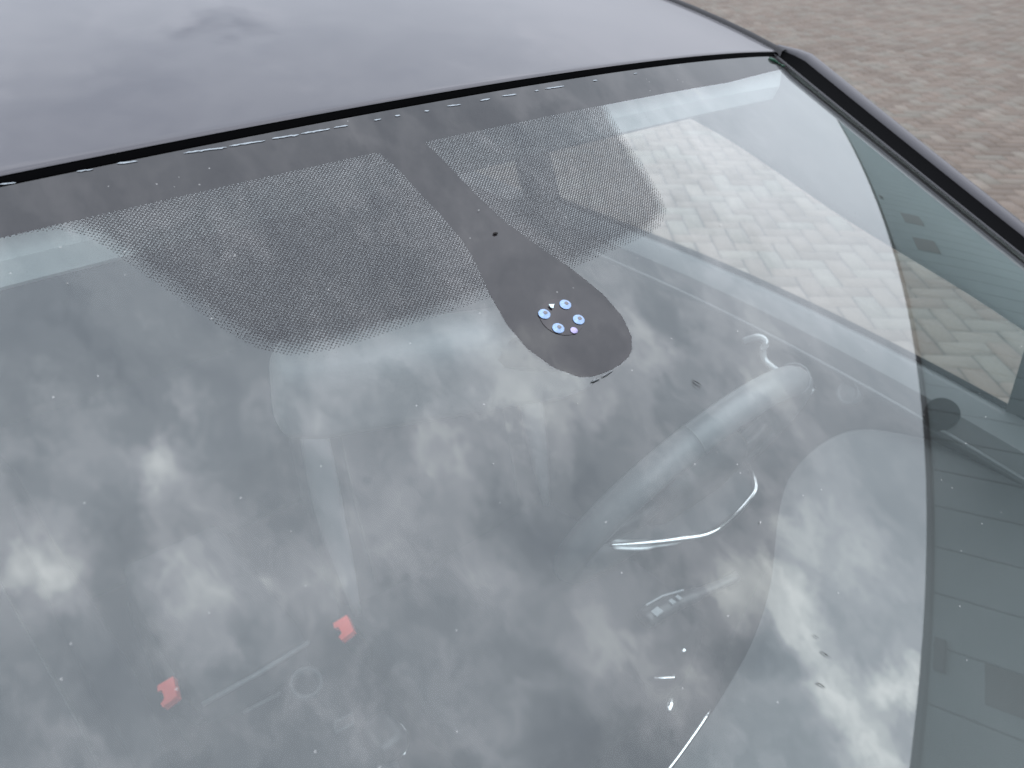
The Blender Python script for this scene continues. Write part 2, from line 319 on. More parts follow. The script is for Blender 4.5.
def glass_mat():
    m = bpy.data.materials.new('windscreen_glass'); m.use_nodes = True; t = m.node_tree; t.nodes.clear()
    so = N(t, 'ShaderNodeAttribute', attribute_name='solid'); do = N(t, 'ShaderNodeAttribute', attribute_name='dots'); ti = N(t, 'ShaderNodeAttribute', attribute_name='uvm')
    sp = N(t, 'ShaderNodeSeparateXYZ'); Lk(t, ti.outputs['Vector'], sp.inputs[0])
    p, q = .00250, .00106
    f = M(t, 'MULTIPLY', M(t, 'COSINE', M(t, 'MULTIPLY', sp.outputs[0], 2*math.pi/p)), M(t, 'COSINE', M(t, 'MULTIPLY', sp.outputs[1], math.pi/q)))
    mr = N(t, 'ShaderNodeMapRange'); mr.inputs['From Min'].default_value = 0; mr.inputs['From Max'].default_value = .009; mr.inputs['To Min'].default_value = -.55; mr.inputs['To Max'].default_value = .28
    Lk(t, do.outputs['Fac'], mr.inputs['Value'])
    ink = M(t, 'MULTIPLY', M(t, 'GREATER_THAN', do.outputs['Fac'], 0.0), M(t, 'LESS_THAN', f, mr.outputs[0]))
    ink = M(t, 'MAXIMUM', ink, M(t, 'GREATER_THAN', so.outputs['Fac'], 0.0))
    fr = both_sides_fresnel(t, 1.50)
    f2 = M(t, 'DIVIDE', M(t, 'MULTIPLY', fr.outputs[0], 2.0), M(t, 'ADD', fr.outputs[0], 1.0))
    tr = N(t, 'ShaderNodeBsdfTransparent'); tr.inputs[0].default_value = (.90, .95, .93, 1)
    gl = N(t, 'ShaderNodeBsdfGlossy', i_Roughness=0.0); gl.inputs[0].default_value = (.95, 1.0, 1.0, 1)
    clr = N(t, 'ShaderNodeMixShader'); Lk(t, f2, clr.inputs[0]); Lk(t, tr.outputs[0], clr.inputs[1]); Lk(t, gl.outputs[0], clr.inputs[2])
    # thin film of dust on the outside
    g = N(t, 'ShaderNodeTexCoord'); nz = N(t, 'ShaderNodeTexNoise', i_Scale=9.0, i_Detail=6.0, i_Roughness=.65); Lk(t, g.outputs['Object'], nz.inputs['Vector'])
    df = N(t, 'ShaderNodeBsdfDiffuse'); df.inputs[0].default_value = (.5, .5, .48, 1)
    vo = N(t, 'ShaderNodeTexVoronoi', i_Scale=420.0); Lk(t, g.outputs['Object'], vo.inputs['Vector'])
    sv = N(t, 'ShaderNodeSeparateXYZ'); Lk(t, vo.outputs['Color'], sv.inputs[0])
    spk = M(t, 'MULTIPLY', M(t, 'LESS_THAN', vo.outputs['Distance'], .2), M(t, 'GREATER_THAN', sv.outputs[0], .993))
    dust = M(t, 'ADD', M(t, 'MULTIPLY', nz.outputs[0], .05), M(t, 'MULTIPLY', spk, .35))
    cl2 = N(t, 'ShaderNodeMixShader'); Lk(t, dust, cl2.inputs[0]); Lk(t, clr.outputs[0], cl2.inputs[1]); Lk(t, df.outputs[0], cl2.inputs[2])
    # ink seen through the glass: black base under one reflecting surface
    ib = N(t, 'ShaderNodeBsdfDiffuse'); ib.inputs[0].default_value = (.010, .007, .009, 1)
    im = N(t, 'ShaderNodeMixShader'); Lk(t, M(t, 'MULTIPLY', fr.outputs[0], .74), im.inputs[0]); Lk(t, ib.outputs[0], im.inputs[1]); Lk(t, gl.outputs[0], im.inputs[2])
    im2 = N(t, 'ShaderNodeMixShader'); Lk(t, dust, im2.inputs[0]); Lk(t, im.outputs[0], im2.inputs[1]); Lk(t, df.outputs[0], im2.inputs[2])
    fin = N(t, 'ShaderNodeMixShader'); Lk(t, ink, fin.inputs[0]); Lk(t, cl2.outputs[0], fin.inputs[1]); Lk(t, im2.outputs[0], fin.inputs[2])
    out = N(t, 'ShaderNodeOutputMaterial'); Lk(t, fin.outputs[0], out.inputs[0]); return m
def windscreen():
    nu, nv = 401, 261
    ss = np.linspace(.0046, SMAX, nv); V = []; UV = []
    for s in ss:
        e_ = xe(s)
        for a in np.linspace(-1, 1, nu):
            x = a*e_; V.append(G(x, s)); UV.append((x, s))
    F = [(j*nu+i, (j+1)*nu+i, (j+1)*nu+i+1, j*nu+i+1) for j in range(nv-1) for i in range(nu-1)]
    o = obj('windscreen', V, F, glass_mat(), car, smooth=True)
    UV = np.array(UV); X, Sd = UV[:, 0], UV[:, 1]
    E_ = np.array([xe(s) for s in Sd]); band = .0358-Sd-np.maximum(0, (np.abs(X)-.36))*.055
    side = .0012-(E_-np.abs(X)); bot = Sd-(SMAX-.07)
    solid = np.maximum(np.maximum(band, sdf(UV, TONGUE)), np.maximum(side, bot))
    # sensor opening in the tongue (ring of clear spots filled by the sensor's lenses)
    dots = np.maximum(sdf(UV, DOTL), sdf(UV, DOTR))
    me = o.data
    for nm, a in (('solid', solid), ('dots', dots)):
        at = me.attributes.new(nm, 'FLOAT', 'POINT'); at.data.foreach_set('value', a)
    at = me.attributes.new('uvm', 'FLOAT_VECTOR', 'POINT'); at.data.foreach_set('vector', np.c_[UV, np.zeros(len(UV))].ravel())
    return o
ws = windscreen()
# white squeeze-out of the glazing adhesive along the top edge
STREAK = [(-0.2197,0.0028,-0.2131,0.004),(-0.1858,0.005,-0.1785,0.0056),(-0.1667,0.0052,-0.1571,0.0064),(-0.1337,0.0072,-0.1112,0.0092),(-0.1099,0.0087,-0.0895,0.01),(-0.0851,0.0095,-0.0692,0.0105),(-0.0677,0.0101,-0.0496,0.0108),(-0.0468,0.0104,-0.0379,0.0108),(-0.0197,0.0108,-0.0148,0.0109),(-0.0045,0.0105,-0.0009,0.0106),(0.0173,0.0112,0.0207,0.0113),(0.0357,0.0104,0.0465,0.0109),(0.0635,0.0106,0.0722,0.0108),(0.0835,0.0102,0.0964,0.0107),(0.1146,0.0108,0.1187,0.0107),(0.1257,0.0102,0.1455,0.0106),(0.1793,0.01,0.184,0.0102),(0.2333,0.0092,0.2376,0.0092)]
WHITE = mat('adhesive_white', (.27, .30, .32), .8)
parts = []
for (x0, s0, x1, s1) in STREAK:
    n = max(4, int((x1-x0)/.0015)); V = []; F = []
    for i in range(n+1):
        t_ = i/n; x = x0+(x1-x0)*t_; s = s0+(s1-s0)*t_+rng.normal(0, .00012); wv = (.00030+.0003*rng.random())*min(1, 5*t_+.3, 5*(1-t_)+.3)
        V += [G(x, s-wv, .0004), G(x, s+wv, .0004)]
    obj('adhesive_dash', V, [(2*i, 2*i+1, 2*i+3, 2*i+2) for i in range(n)], WHITE, ws, solid=.0002)

# --- roof skin
def roofz(x, y, d): return 1.4635+.085*(1-math.exp(-d/.31))-.012*max(0, d-.3)**2-.14*x*x
def roofx(y): return .556+.03*min(max(y, 0), .6)-.03*max(0, y-.8)**2
ys = [0, .0007, .0015, .0025, .006] + list(np.linspace(.02, .535, 24))
def rf(a, y):
    x = a*roofx(y); yy = y+.28*x*x-.0015
    # front lip rolls down into the gap
    dz = 0
    z = roofz(x, yy, y)
    if y < .0025: dz = -.0012*(1-y/.0025)**2
    return np.array([x, yy, z-.0*x+dz-.003*0])
def yshift(p): return p
def roof_grid(y0s):
    us = np.linspace(-1, 1, 61); return grid(rf, us, y0s)
V, F = roof_grid(ys)
# front flange going down into the seam
k = len(V); us = np.linspace(-1, 1, 61); F += [None]*60
V += [rf(a, 0)+np.array([0, .001, -.02]) for a in us]
VF, FF = V[k:], None
V = V[:k]; F = F[:len(F)-60]
obj('roof_panel', V, F, PAINT, car, smooth=True)
VF = [rf(a, 0)+np.array([0, .0004, -.0006]) for a in us]+VF
obj('roof_flange', VF, [(i, 61+i, 62+i, i+1) for i in range(60)], RUBBER, car, smooth=True)
# glass roof behind the front panel and its bright edge
V, F = roof_grid([.541]+list(np.linspace(.56, 1.65, 20))); V = [v+np.array([0, 0, .0005]) for v in V]
obj('sunroof', V, F, mat('sunroof_glass', (.05, .048, .06), .06, 0, coat=1), car, smooth=True)
V = [rf(a, y)+np.array([0, 0, h]) for y, h in ((.535, -.004), (.536, .0012), (.5395, .0016), (.541, -.004)) for a in us]
F = [(j*61+i, j*61+i+1, (j+1)*61+i+1, (j+1)*61+i) for j in range(3) for i in range(60)]
obj('sunroof_seal', V, F, SATIN, car, smooth=True)
# black seam between roof and glass
us2 = np.linspace(-.575, .575, 60)
V = []; 
for x in us2:
    V += [G(x, .0030, -.0008), G(x, .0015, -.004), G(x, -.006, -.006), G(x, -.02, -.004)]
F = [(4*i+j, 4*i+j+1, 4*i+5+j, 4*i+4+j) for i in range(len(us2)-1) for j in range(3)]
obj('roof_seam', V, F, RUBBER, car, smooth=True)

# --- A-pillars, side rails, door upper frames (both sides)
def side_plane_x(z): return .74-(z-1.03)*.35
LIPM = mat('trim_edge', (.03, .03, .033), .6, spec=.25)
def pillar(sg):
    ss = [-.006, -.001, .006, .014, .025, .035, .05]+list(np.linspace(.07, .80, 36))
    # cross-section profile offsets (dx outward, dz up) from the glass edge
    lip = [(-.0005, .0004), (.0012, .0008), (.0028, .0004), (.0038, -.001)]
    gap = [(.0035, -.001), (.005, -.012), (.019, -.009), (.0252, .0052)]
    mou = [(.0247, .0045), (.0256, .0085), (.0290, .0116), (.0340, .0126), (.0380, .0106), (.0400, .006), (.0410, -.001), (.042, -.015)]
    def build(name, prof, m):
        V = []; F = []; n = len(prof)
        for s in ss:
            e_ = xe(s); b = G(e_, s)
            k = min(1, .45+max(0, s+.006)/.05) if m is not LIPM else 1
            for dx, dz in prof: V.append((sg*(b[0]+dx*k*1.15), b[1], b[2]+dz*k*(.82 if dz > 0 else 1)))
        for j in range(len(ss)-1):
            for i in range(n-1):
                q = (j*n+i, j*n+i+1, (j+1)*n+i+1, (j+1)*n+i); F.append(q if sg < 0 else q[::-1])
        return obj(name, V, F, m, car, smooth=True)
    build('windscreen_trim', lip, LIPM); build('pillar_gap', gap, RUBBER); build('front_pillar', mou, MOULD)
    # roof side: ditch, rail, continuing to the back
    V = []; F = []; yv = list(np.linspace(.0, 1.7, 40)); k_ = 0; prof = [(-.001, -.0005), (.002, -.004), (.005, -.004), (.0065, .0005), (.012, .0018), (.018, -.0005), (.024, -.008), (.030, -.028), (.036, -.06), (.042, -.075)]
    n = len(prof)
    for y in yv:
        a = rf(1, y) if y < 1.65 else rf(1, 1.65)+np.array([0, (y-1.65), -.3*(y-1.65)])
        if y == 0: a = a+np.array([0, -.004, 0])
        for dx, dz in prof: V.append((sg*(a[0]+dx), a[1], a[2]+dz))
    for j in range(len(yv)-1):
        for i in range(n-1):
            q = (j*n+i, j*n+i+1, (j+1)*n+i+1, (j+1)*n+i); F.append(q if sg < 0 else q[::-1])
    obj('roof_rail', V, F, mat('rail_dark', (.018, .018, .02), .6, spec=.25), car, smooth=True)
    # inner pillar trim: from under the glass edge to the window opening
    op = spline([(.600, .60, 1.315), (.645, .283, 1.302), (.675, .009, 1.215), (.699, -.205, 1.148), (.745, -.48, 1.03), (.77, -.72, .96)], 8)
    out = []
    for i, p in enumerate(op):
        t_ = i/(len(op)-1); s = -.02+t_*.84
        e_ = xe(max(s, 0)); b = G(e_+.003, max(s, .004), -.0015)
        if p[1] > .2: b = np.array([.50, min(.14, p[1]), 1.415]) if False else b
        out.append(b)
    V = []; F = []; m_ = 9
    for p, b in zip(op, out):
        for k in range(m_):
            t_ = k/(m_-1); q = b*(1-t_)+p*t_; bul = math.sin(math.pi*t_)*.012
            V.append((sg*(q[0]-bul), q[1], q[2]+bul*.8))
        for k in (1, 2): V.append((sg*(p[0]+.02*k), p[1], p[2]-.004*k+.0))
    n = m_+2
    for j in range(len(op)-1):
        for i in range(n-1):
            q = (j*n+i, j*n+i+1, (j+1)*n+i+1, (j+1)*n+i); F.append(q if sg < 0 else q[::-1])
    obj('pillar_trim', V, F, TRIM2, car, smooth=True)
    # outer skin from the moulding down to the window opening
    V = []; F = []
    for s in np.linspace(.0, .78, 30):
        b = G(xe(s), s); ux = b[0]+.047; y = b[1]; z0 = b[2]-.012
        zo = float(np.interp(-y, [-.60, -.283, -.009, .205, .48, .72], [1.315, 1.302, 1.215, 1.148, 1.03, .96])); zo = min(zo, z0-.01)
        V += [(sg*ux, y, z0), (sg*max(ux, side_plane_x(zo)+.016), y, max(zo+.012, z0-.05 if y > .03 else -9))]
    for j in range(29):
        for i in (0,):
            q = (2*j, 2*j+1, 2*j+3, 2*j+2); F.append(q if sg < 0 else q[::-1])
    obj('pillar_outer_skin', V, F, PAINT, car, smooth=True)
    # door mirror sail panel at the front of the window
    V, F = [(.690, -.222, 1.165), (.752, -.222, .98), (.785, -.52, .98), (.745, -.50, 1.035), (.712, -.222, 1.165), (.772, -.222, .98), (.80, -.52, .98), (.76, -.50, 1.035)], [(0, 1, 2, 3), (4, 7, 6, 5), (0, 4, 5, 1)]
    obj('mirror_sail', [(sg*x, y, z) for x, y, z in V], F, BLACKP, car)
    # B and C pillars
    for (ya, yb, nm) in ((.60, .655, 'centre_pillar'), (1.35, 1.75, 'rear_pillar')):
        V = []
        for z, dy in ((.98, 0), (1.15, .0), (1.34, .02)):
            x = side_plane_x(z)
            V += [(sg*(x-.035), ya+dy, z), (sg*(x-.035), yb+dy, z), (sg*(x+.01), yb+dy, z), (sg*(x+.01), ya+dy, z)]
        F = [(4*j+i, 4*j+(i+1) % 4, 4*j+4+(i+1) % 4, 4*j+4+i) for j in range(2) for i in range(4)]
        obj(nm, V, F, DARK, car)
for sg in (1, -1): pillar(sg)
# header trim and headliner
TR = []
us3 = np.linspace(-.546, .546, 61)
for x in us3:
    a = G(x, .020, -.003); yb = -.012+.28*x*x*1.0; b = np.array([x, yb+.0, 1.4115-.13*x*x]); c = np.array([x, yb+.012, 1.405-.13*x*x]); d = np.array([x, 1.6, 1.375-.13*x*x])
    mid = a*.45+b*.55+np.array([0, -.004, -.001])
    TR += [a, mid, b, c, d]
F = [(5*i+j, 5*i+5+j, 5*i+6+j, 5*i+1+j) for i in range(60) for j in range(4)]
obj('headliner', TR, F, TRIM, car, smooth=False)
# --- side window glass
def pane_mat():
    m = bpy.data.materials.new('side_glass'); m.use_nodes = True; t = m.node_tree; t.nodes.clear()
    fr = both_sides_fresnel(t, 1.45); tr = N(t, 'ShaderNodeBsdfTransparent'); tr.inputs[0].default_value = (.94, .96, .95, 1); gl = N(t, 'ShaderNodeBsdfGlossy', i_Roughness=0.0)
    mx = N(t, 'ShaderNodeMixShader'); Lk(t, fr.outputs[0], mx.inputs[0]); Lk(t, tr.outputs[0], mx.inputs[1]); Lk(t, gl.outputs[0], mx.inputs[2])
    out = N(t, 'ShaderNodeOutputMaterial'); Lk(t, mx.outputs[0], out.inputs[0]); return m
PANE = pane_mat()
def body_side(sg):
    # outer body below the belt line with plan taper
    def yx(y): return 1.0-.10*max(0, (-y-1.2))**1.6-.08*max(0, y-1.2)**2
    prof = [(.762, .955), (.775, 1.000), (.790, .985), (.835, .88), (.855, .72), (.850, .55), (.835, .35), (.80, .22), (.70, .20)]
    yv = list(np.linspace(-2.05, 1.95, 50)); V = []; F = []; n = len(prof)
    for y in yv:
        f = yx(y); hz = max(0, (-y-.75))*.22
        for x, z in prof:
            zz_ = z-hz*(1 if z > .8 else .3 if z > .6 else 0)
            V.append((sg*x*f, y, zz_))
    for j in range(len(yv)-1):
        for i in range(n-1):
            q = (j*n+i, j*n+i+1, (j+1)*n+i+1, (j+1)*n+i); F.append(q if sg < 0 else q[::-1])
    obj('body_side', V, F, PAINT, car, smooth=True)
    # doors (inner): panel with sill, ridge
    door = empty('front_door', (0, 0, 0), car)
    yv = list(np.linspace(-.62, .62, 30))
    def zb(y): return 1.056+.0*y-.16*max(0, .35-y)**2*.75
    V = []; F = []
    prof = [(.755, -.02), (.748, -.002), (.742, .001), (.733, -.003), (.712, -.022), (.700, -.036), (.694, -.044), (.690, -.050), (.700, -.062), (.705, -.12), (.690, -.2), (.66, -.23), (.66, -.27), (.70, -.32), (.70, -.75)]
    n = len(prof)
    for y in yv:
        for x, dz in prof: V.append((sg*(x+.0), y, zb(y)+dz))
    Fs = []; Fp = []
    for j in range(len(yv)-1):
        for i in range(n-1):
            q = (j*n+i, j*n+i+1, (j+1)*n+i+1, (j+1)*n+i); q = q if sg > 0 else q[::-1]
            (Fs if i < 4 else Fp).append(q)
    def used(Fq):
        ids = sorted({i for f in Fq for i in f}); mp = {i: k for k, i in enumerate(ids)}; return [V[i] for i in ids], [tuple(mp[i] for i in f) for f in Fq]
    obj('door_sill', *used(Fs), SILL, door, smooth=True); obj('door_card', *used(Fp), DOORP, door, smooth=True)
    V, F = tube([(sg*.745, y, zb(y)+.003) for y in yv], .0045, 8); obj('window_seal', V, F, RUBBER, door, smooth=True)
    V, F = tube([(sg*.6945, y, zb(y)-.043) for y in yv], .0022, 8); obj('ridge_highlight', V, F, SILL, door, smooth=True)  # highlight along the door ridge, added as a paler tube
    # pane
    us4 = np.linspace(0, 1, 8)
    V = []; 
    for y, zt in ((-.235, 1.15), (.009, 1.215), (.283, 1.302), (.62, 1.33)):
        V += [(sg*.748, y, zb(y)), (sg*(side_plane_x(zt)+.008), y, zt+.012)]
    obj('window_pane', V, [(0, 2, 3, 1), (2, 4, 5, 3), (4, 6, 7, 5)], PANE, door)
    # chrome inner handle
    pts = spline([(sg*.683, .128, .985), (sg*.677, .103, 1.004), (sg*.674, .087, 1.004), (sg*.673, .088, .990), (sg*.673, .081, .975), (sg*.674, .058, .967), (sg*.676, .033, .962), (sg*.68, .0, .957)], 6)
    V, F = tube(pts, [.0036]*len(pts), 10, flat=1.5); obj('handle', V, F, SATIN, door, smooth=True)
    V, F = lathe((sg*.690, -.045, .975), (sg*-1, .1, .45), [(0, .004), (.010, .003), (.013, .0015), (.013, .004), (.016, .004), (.018, 0), (.018, -.01)], 24); obj('tweeter', V, F, FABL, door, smooth=True)
    # rear side: panel and pane
    V, F = boxg(.69, .75, .70, 1.75, .3, 1.045); obj('rear_door_card', [(sg*x, y, z) for x, y, z in V], F, DARK, car)
    V = [(sg*.748, .70, 1.05), (sg*.748, 1.40, 1.05), (sg*(side_plane_x(1.31)), 1.40, 1.31), (sg*(side_plane_x(1.33)), .70, 1.33)]
    obj('rear_side_glass', V, [(0, 1, 2, 3)], PANE, car)
    # wheels
    for yy in (-1.38, 1.22):
        wh = empty('wheel', (sg*.80, yy, .31), car)
        V, F = lathe((0, 0, 0), (1, 0, 0), [(.20, -.1), (.28, -.11), (.31, -.09), (.315, 0), (.31, .09), (.28, .11), (.20, .1)], 32); obj('tyre', V, F, TYRE, wh, smooth=True)
        vf = [lathe((0, 0, 0), (sg, 0, 0), [(.21, .02), (.21, .1), (.19, .1), (.185, .05)], 32), lathe((0, 0, 0), (sg, 0, 0), [(0.001, .09), (.04, .09), (.05, .06)], 16)]
        for k in range(5):
            a = 2*math.pi*k/5; vf.append(tube([(sg*.08, .03*math.cos(a), .03*math.sin(a)), (sg*.085, .195*math.cos(a), .195*math.sin(a))], .018, 6))
        obj('rim', *join(*vf), SATIN, wh)
    # exterior mirror
    dm = rbox('door_mirror', .86, 1.02, -.42, -.30, .98, 1.12, PAINT, car, bev=.045) if sg > 0 else rbox('door_mirror', -1.02, -.86, -.42, -.30, .98, 1.12, PAINT, car, bev=.045)
    V, F = boxg(.77, .87, -.38, -.33, .985, 1.01); obj('mirror_arm', [(sg*x, y, z) for x, y, z in V], F, BLACKP, dm)
for sg in (1, -1): body_side(sg)
# bonnet, cowl, nose, tail, underbody
def bon(a, y):
    f = 1.0-.10*max(0, (-y-1.2))**1.6; x = a*.775*f; z = 1.02-max(0, (-y-.75))*.2-.03*a*a-.30*max(0, -y-1.8)**2*4
    return np.array([x, y, z])
V, F = grid(bon, np.linspace(-1, 1, 31), np.linspace(-2.08, -.86, 30)); obj('bonnet', V, F, PAINT, car, smooth=True)
V, F = grid(lambda a, s: np.array([a*.775, -.87+s*.10, 1.012-.03*a*a+s*.02]), np.linspace(-1, 1, 21), [0, .3, 1]); obj('cowl_panel', V, F, BLACKP, car)
V, F = grid(lambda a, z: np.array([a*.70*(1-.02*0), -2.08-.08*(1-a*a)-.03*math.sin(z*3.5), .2+z*.56]), np.linspace(-1, 1, 21), np.linspace(0, 1, 8)); obj('front_bumper', V, F, PAINT, car, smooth=True)
for sg in (1, -1):
    rbox('headlight', min(sg*.42, sg*.70), max(sg*.42, sg*.70), -2.14, -2.0, .60, .72, mat('headlight_glass', (.5, .52, .55), .1), car, bev=.04)
V, F = grid(lambda a, z: np.array([a*.74, 1.95-.25*max(0, z-.75), .2+z*.80]), np.linspace(-1, 1, 11), np.linspace(0, 1, 8)); obj('tailgate', V, F, PAINT, car, smooth=True)
V, F = grid(lambda a, z: np.array([a*(.72-.12*z), 1.89-.24*z, 1.0+z*.38]), np.linspace(-1, 1, 11), np.linspace(0, 1, 6)); obj('rear_window', V, F, PANE, car, smooth=True)
V, F = boxg(-.72, .72, -.75, 1.9, .22, .26); obj('cabin_floor', V, F, mat('carpet', (.03, .03, .032), .95, bump=.6, bscale=1500), car)
V, F = boxg(-.76, .76, -.80, -.74, .22, .90); obj('firewall', V, F, DARK, car)

# --- dashboard
def dash_back(x):
    P = [(-.75, -.22), (-.5, -.225), (-.2, -.235), (.06, -.235), (.13, -.228), (.20, -.215), (.27, -.200), (.34, -.160), (.405, -.117), (.48, -.093), (.59, -.090), (.65, -.100), (.70, -.13), (.75, -.20)]
    return float(np.interp(x, [p[0] for p in P], [p[1] for p in P]))
def dash_z(x):
    P = [(-.75, .93), (.06, .93), (.13, .938), (.2, .948), (.27, .968), (.34, .985), (.405, .992), (.55, .992), (.62, .98), (.70, .955), (.75, .94)]
    return float(np.interp(x, [p[0] for p in P], [p[1] for p in P]))
xs = np.linspace(-.75, .75, 121); kb = np.ones(9)/9
yb_ = np.array([dash_back(x) for x in xs]); zb_ = np.array([dash_z(x) for x in xs])
yb_ = np.convolve(np.pad(yb_, 4, 'edge'), kb, 'valid'); zb_ = np.convolve(np.pad(zb_, 4, 'edge'), kb, 'valid')
V = []; F = []; rows = [0, .012, .03, .10, .25, .5, .8, 1.0]
for x, yb, zb0 in zip(xs, yb_, zb_):
    for r_ in rows:
        y = yb+(-.80-yb)*r_; z = zb0-.006*(1-min(1, r_/.03))+.0+.012*math.sin(min(1, r_)*math.pi)-(zb0-.93)*r_
        V.append((x, y, z))
n = len(rows)
F = [(i*n+j, i*n+j+1, (i+1)*n+j+1, (i+1)*n+j) for i in range(120) for j in range(n-1)]
obj('dashboard_top', V, F, DASHL, car, smooth=True)
V = []; prof = [(.0, -.0065), (-.006, -.02), (-.03, -.045), (-.02, -.09), (-.0, -.16), (.02, -.30), (-.05, -.5)]
for x, yb, zb0 in zip(xs, yb_, zb_):
    k_ = 0 if .2 < x < .6 else 1
    for dy, dz in prof: V.append((x, yb+dy, zb0+dz))
n = len(prof); F = [(i*n+j, i*n+j+1, (i+1)*n+j+1, (i+1)*n+j) for i in range(120) for j in range(n-1)]
obj('dashboard_face', V, F, DARK, car, smooth=True)
V, F = tube([(x, yb+.003, zb0-.010) for x, yb, zb0 in zip(xs, yb_, zb_) if .02 < x < .165], .0022, 8); obj('dash_chrome_strip', V, F, CHROME, car, smooth=True)
# dash side vent next to the door
V, F = lathe((.700, -.165, 1.004), (-.5, -.2, .9), [(0, .0), (.019, .0), (.0205, -.002), (.021, -.02)], 28); V = [v*np.array([1, 1, 1]) for v in V]
obj('side_vent', V, F, RUBBER, car, smooth=True)
# small chrome bits added for the bright glints by the dash
V, F = join(tube([(.168, -.150, .905), (.183, -.163, .905), (.188, -.157, .905)], .0016, 6))
obj('glint_bit', V, F, CHROME, car, smooth=True)
V, F = tube([(.150, -.185, .905), (.160, -.178, .908)], .004, 8)
obj('glint_bit', V, F, CHROME, car, smooth=True)
V, F = lathe((.213, -.15, .91), (0, .3, 1), [(0, .003), (.003, .002), (.003, 0)], 10); obj('glint_dot', V, F, CHROME, car, smooth=True)

# --- steering wheel
sw = empty('steering_wheel', (.37, -.012, .965), car)
tl = R(24); UP = np.array([0, -math.sin(tl), math.cos(tl)]); AX = np.array([0, math.cos(tl), math.sin(tl)]); X1 = np.array([1., 0, 0])
rimp = [.178*(math.cos(a)*X1+math.sin(a)*UP*(.98 if math.sin(a) > 0 else .90)) for a in np.linspace(0, 2*math.pi, 64, endpoint=False)]
V, F = tube(rimp, .0180, 14, closed=True, up=tuple(AX)); obj('rim', V, F, LEATHER, sw, smooth=True)
seam = []
for a in np.radians([60, 120]):
    c = .178*(math.cos(a)*X1+math.sin(a)*UP); tn = -math.sin(a)*X1+math.cos(a)*UP; rd = math.cos(a)*X1+math.sin(a)*UP
    seam.append(obj('rim_stitching', *tube([c+.0184*(math.cos(b)*rd+math.sin(b)*AX) for b in np.linspace(0, 2*math.pi, 16, endpoint=False)], .0007, 6, closed=True, up=tuple(tn)), SILL, sw, smooth=True))
def padfn(p): return p
hub = rbox('airbag_cover', -.075, .075, -.03, .03, -.060, .065, DARK, sw, bev=.025, fn=lambda p: p[0]*X1+(p[1]+.0)*AX+p[2]*UP*1.0)
for s_ in (1, -1):
    V, F = tube(spline([s_*.05*X1+.01*UP-.008*AX, s_*.11*X1+.012*UP-.012*AX, s_*.170*X1+.004*UP], 6), .016, 10, flat=.5, up=tuple(AX)); obj('spoke', V, F, DARK, sw, smooth=True)
V, F = tube(spline([-.05*UP-.008*AX, -.11*UP-.012*AX, -.160*UP], 6), .016, 10, flat=.5, up=tuple(AX)); obj('spoke', V, F, DARK, sw, smooth=True)
# column shroud with its chrome loop (dash side of the wheel)
cl = spline([(.232, -.022, .952), (.262, -.045, .953), (.300, -.068, .953), (.333, -.083, .952), (.375, -.083, .951), (.410, -.078, .950), (.440, -.070, .950), (.462, -.050, .950), (.470, -.030, .951), (.462, -.012, .952)], 6)
V, F = tube(cl, [.0016+.0020*min(1, i/12) for i in range(len(cl))], 10); obj('shroud_chrome', V, F, CHROME, car, smooth=True)
V = [(x, y, z-.004) for x, y, z in cl]; V2 = [(x*.9+.037, y*.6+.02, .94) for x, y, z in cl]; n = len(V); F = [(i, i+1, n+i+1, n+i) for i in range(n-1)]+[tuple(range(n, 2*n))]
obj('column_shroud', V+V2, F, FABL, car, smooth=True)
V, F = tube(spline([(.236, -.020, .949), (.262, -.040, .946), (.30, -.060, .944), (.34, -.078, .944)], 5), [.002]+[.0085]*6+[.006]*4+[.003]*4+[.001], 10, flat=.35); obj('shroud_accent', V, F, SATIN, car, smooth=True)
# stalk
st_ = empty('indicator_stalk', (.26, -.13, .945), car)
V, F = tube(spline([(.05, -.01, 0), (.0, .0, .002), (-.035, .008, .004), (-.066, .012, .006), (-.078, .012, .006)], 5), [.006]*6+[.009]*5+[.0115]*9+[.009], 12, flat=.75); obj('lever', V, F, BLACKP, st_, smooth=True)
V, F = join(tube([(-.068, .020, .014), (-.045, .0175, .0135), (-.02, .010, .011)], .0011, 6), boxg(-.071, -.061, .003, .011, .0135, .0152), boxg(-.046, -.041, .003, .009, .0130, .0142), boxg(-.035, -.031, .003, .009, .0115, .0128)); obj('lever_symbols', V, F, SEATL, st_)

# --- rear-view mirror hanging behind the tongue
rm = empty('rear_view_mirror', (-.03, -.11, 1.31), car)
aL = np.array([-.141, -.077, 1.316]); aR = np.array([.046, -.139, 1.305])
cM = (aL+aR)/2; uM = (aR-aL); LM = np.linalg.norm(uM); uM /= LM; wM = np.array([0, -.30, .954]); wM -= uM*(wM@uM); wM /= np.linalg.norm(wM); nM = np.cross(uM, wM)
def mfn(p):
    th = 1.0
    q = p[0]*uM+p[1]*nM+(p[2])*wM
    return cM+q+wM*.033-np.array(rm.location)
rbox('mirror_housing', -LM/2, LM/2, -.020, .020, -.034, .034, mat('mirror_plastic', (.095, .10, .105), .5, bump=.2, bscale=900), rm, bev=.018, fn=mfn)
V, F = tube([cM+wM*.05-np.array(rm.location)-nM*.0, G(.0, .19, -.02)-np.array(rm.location)], .012, 12); obj('mirror_stem', V, F, BLACKP, rm, smooth=True)

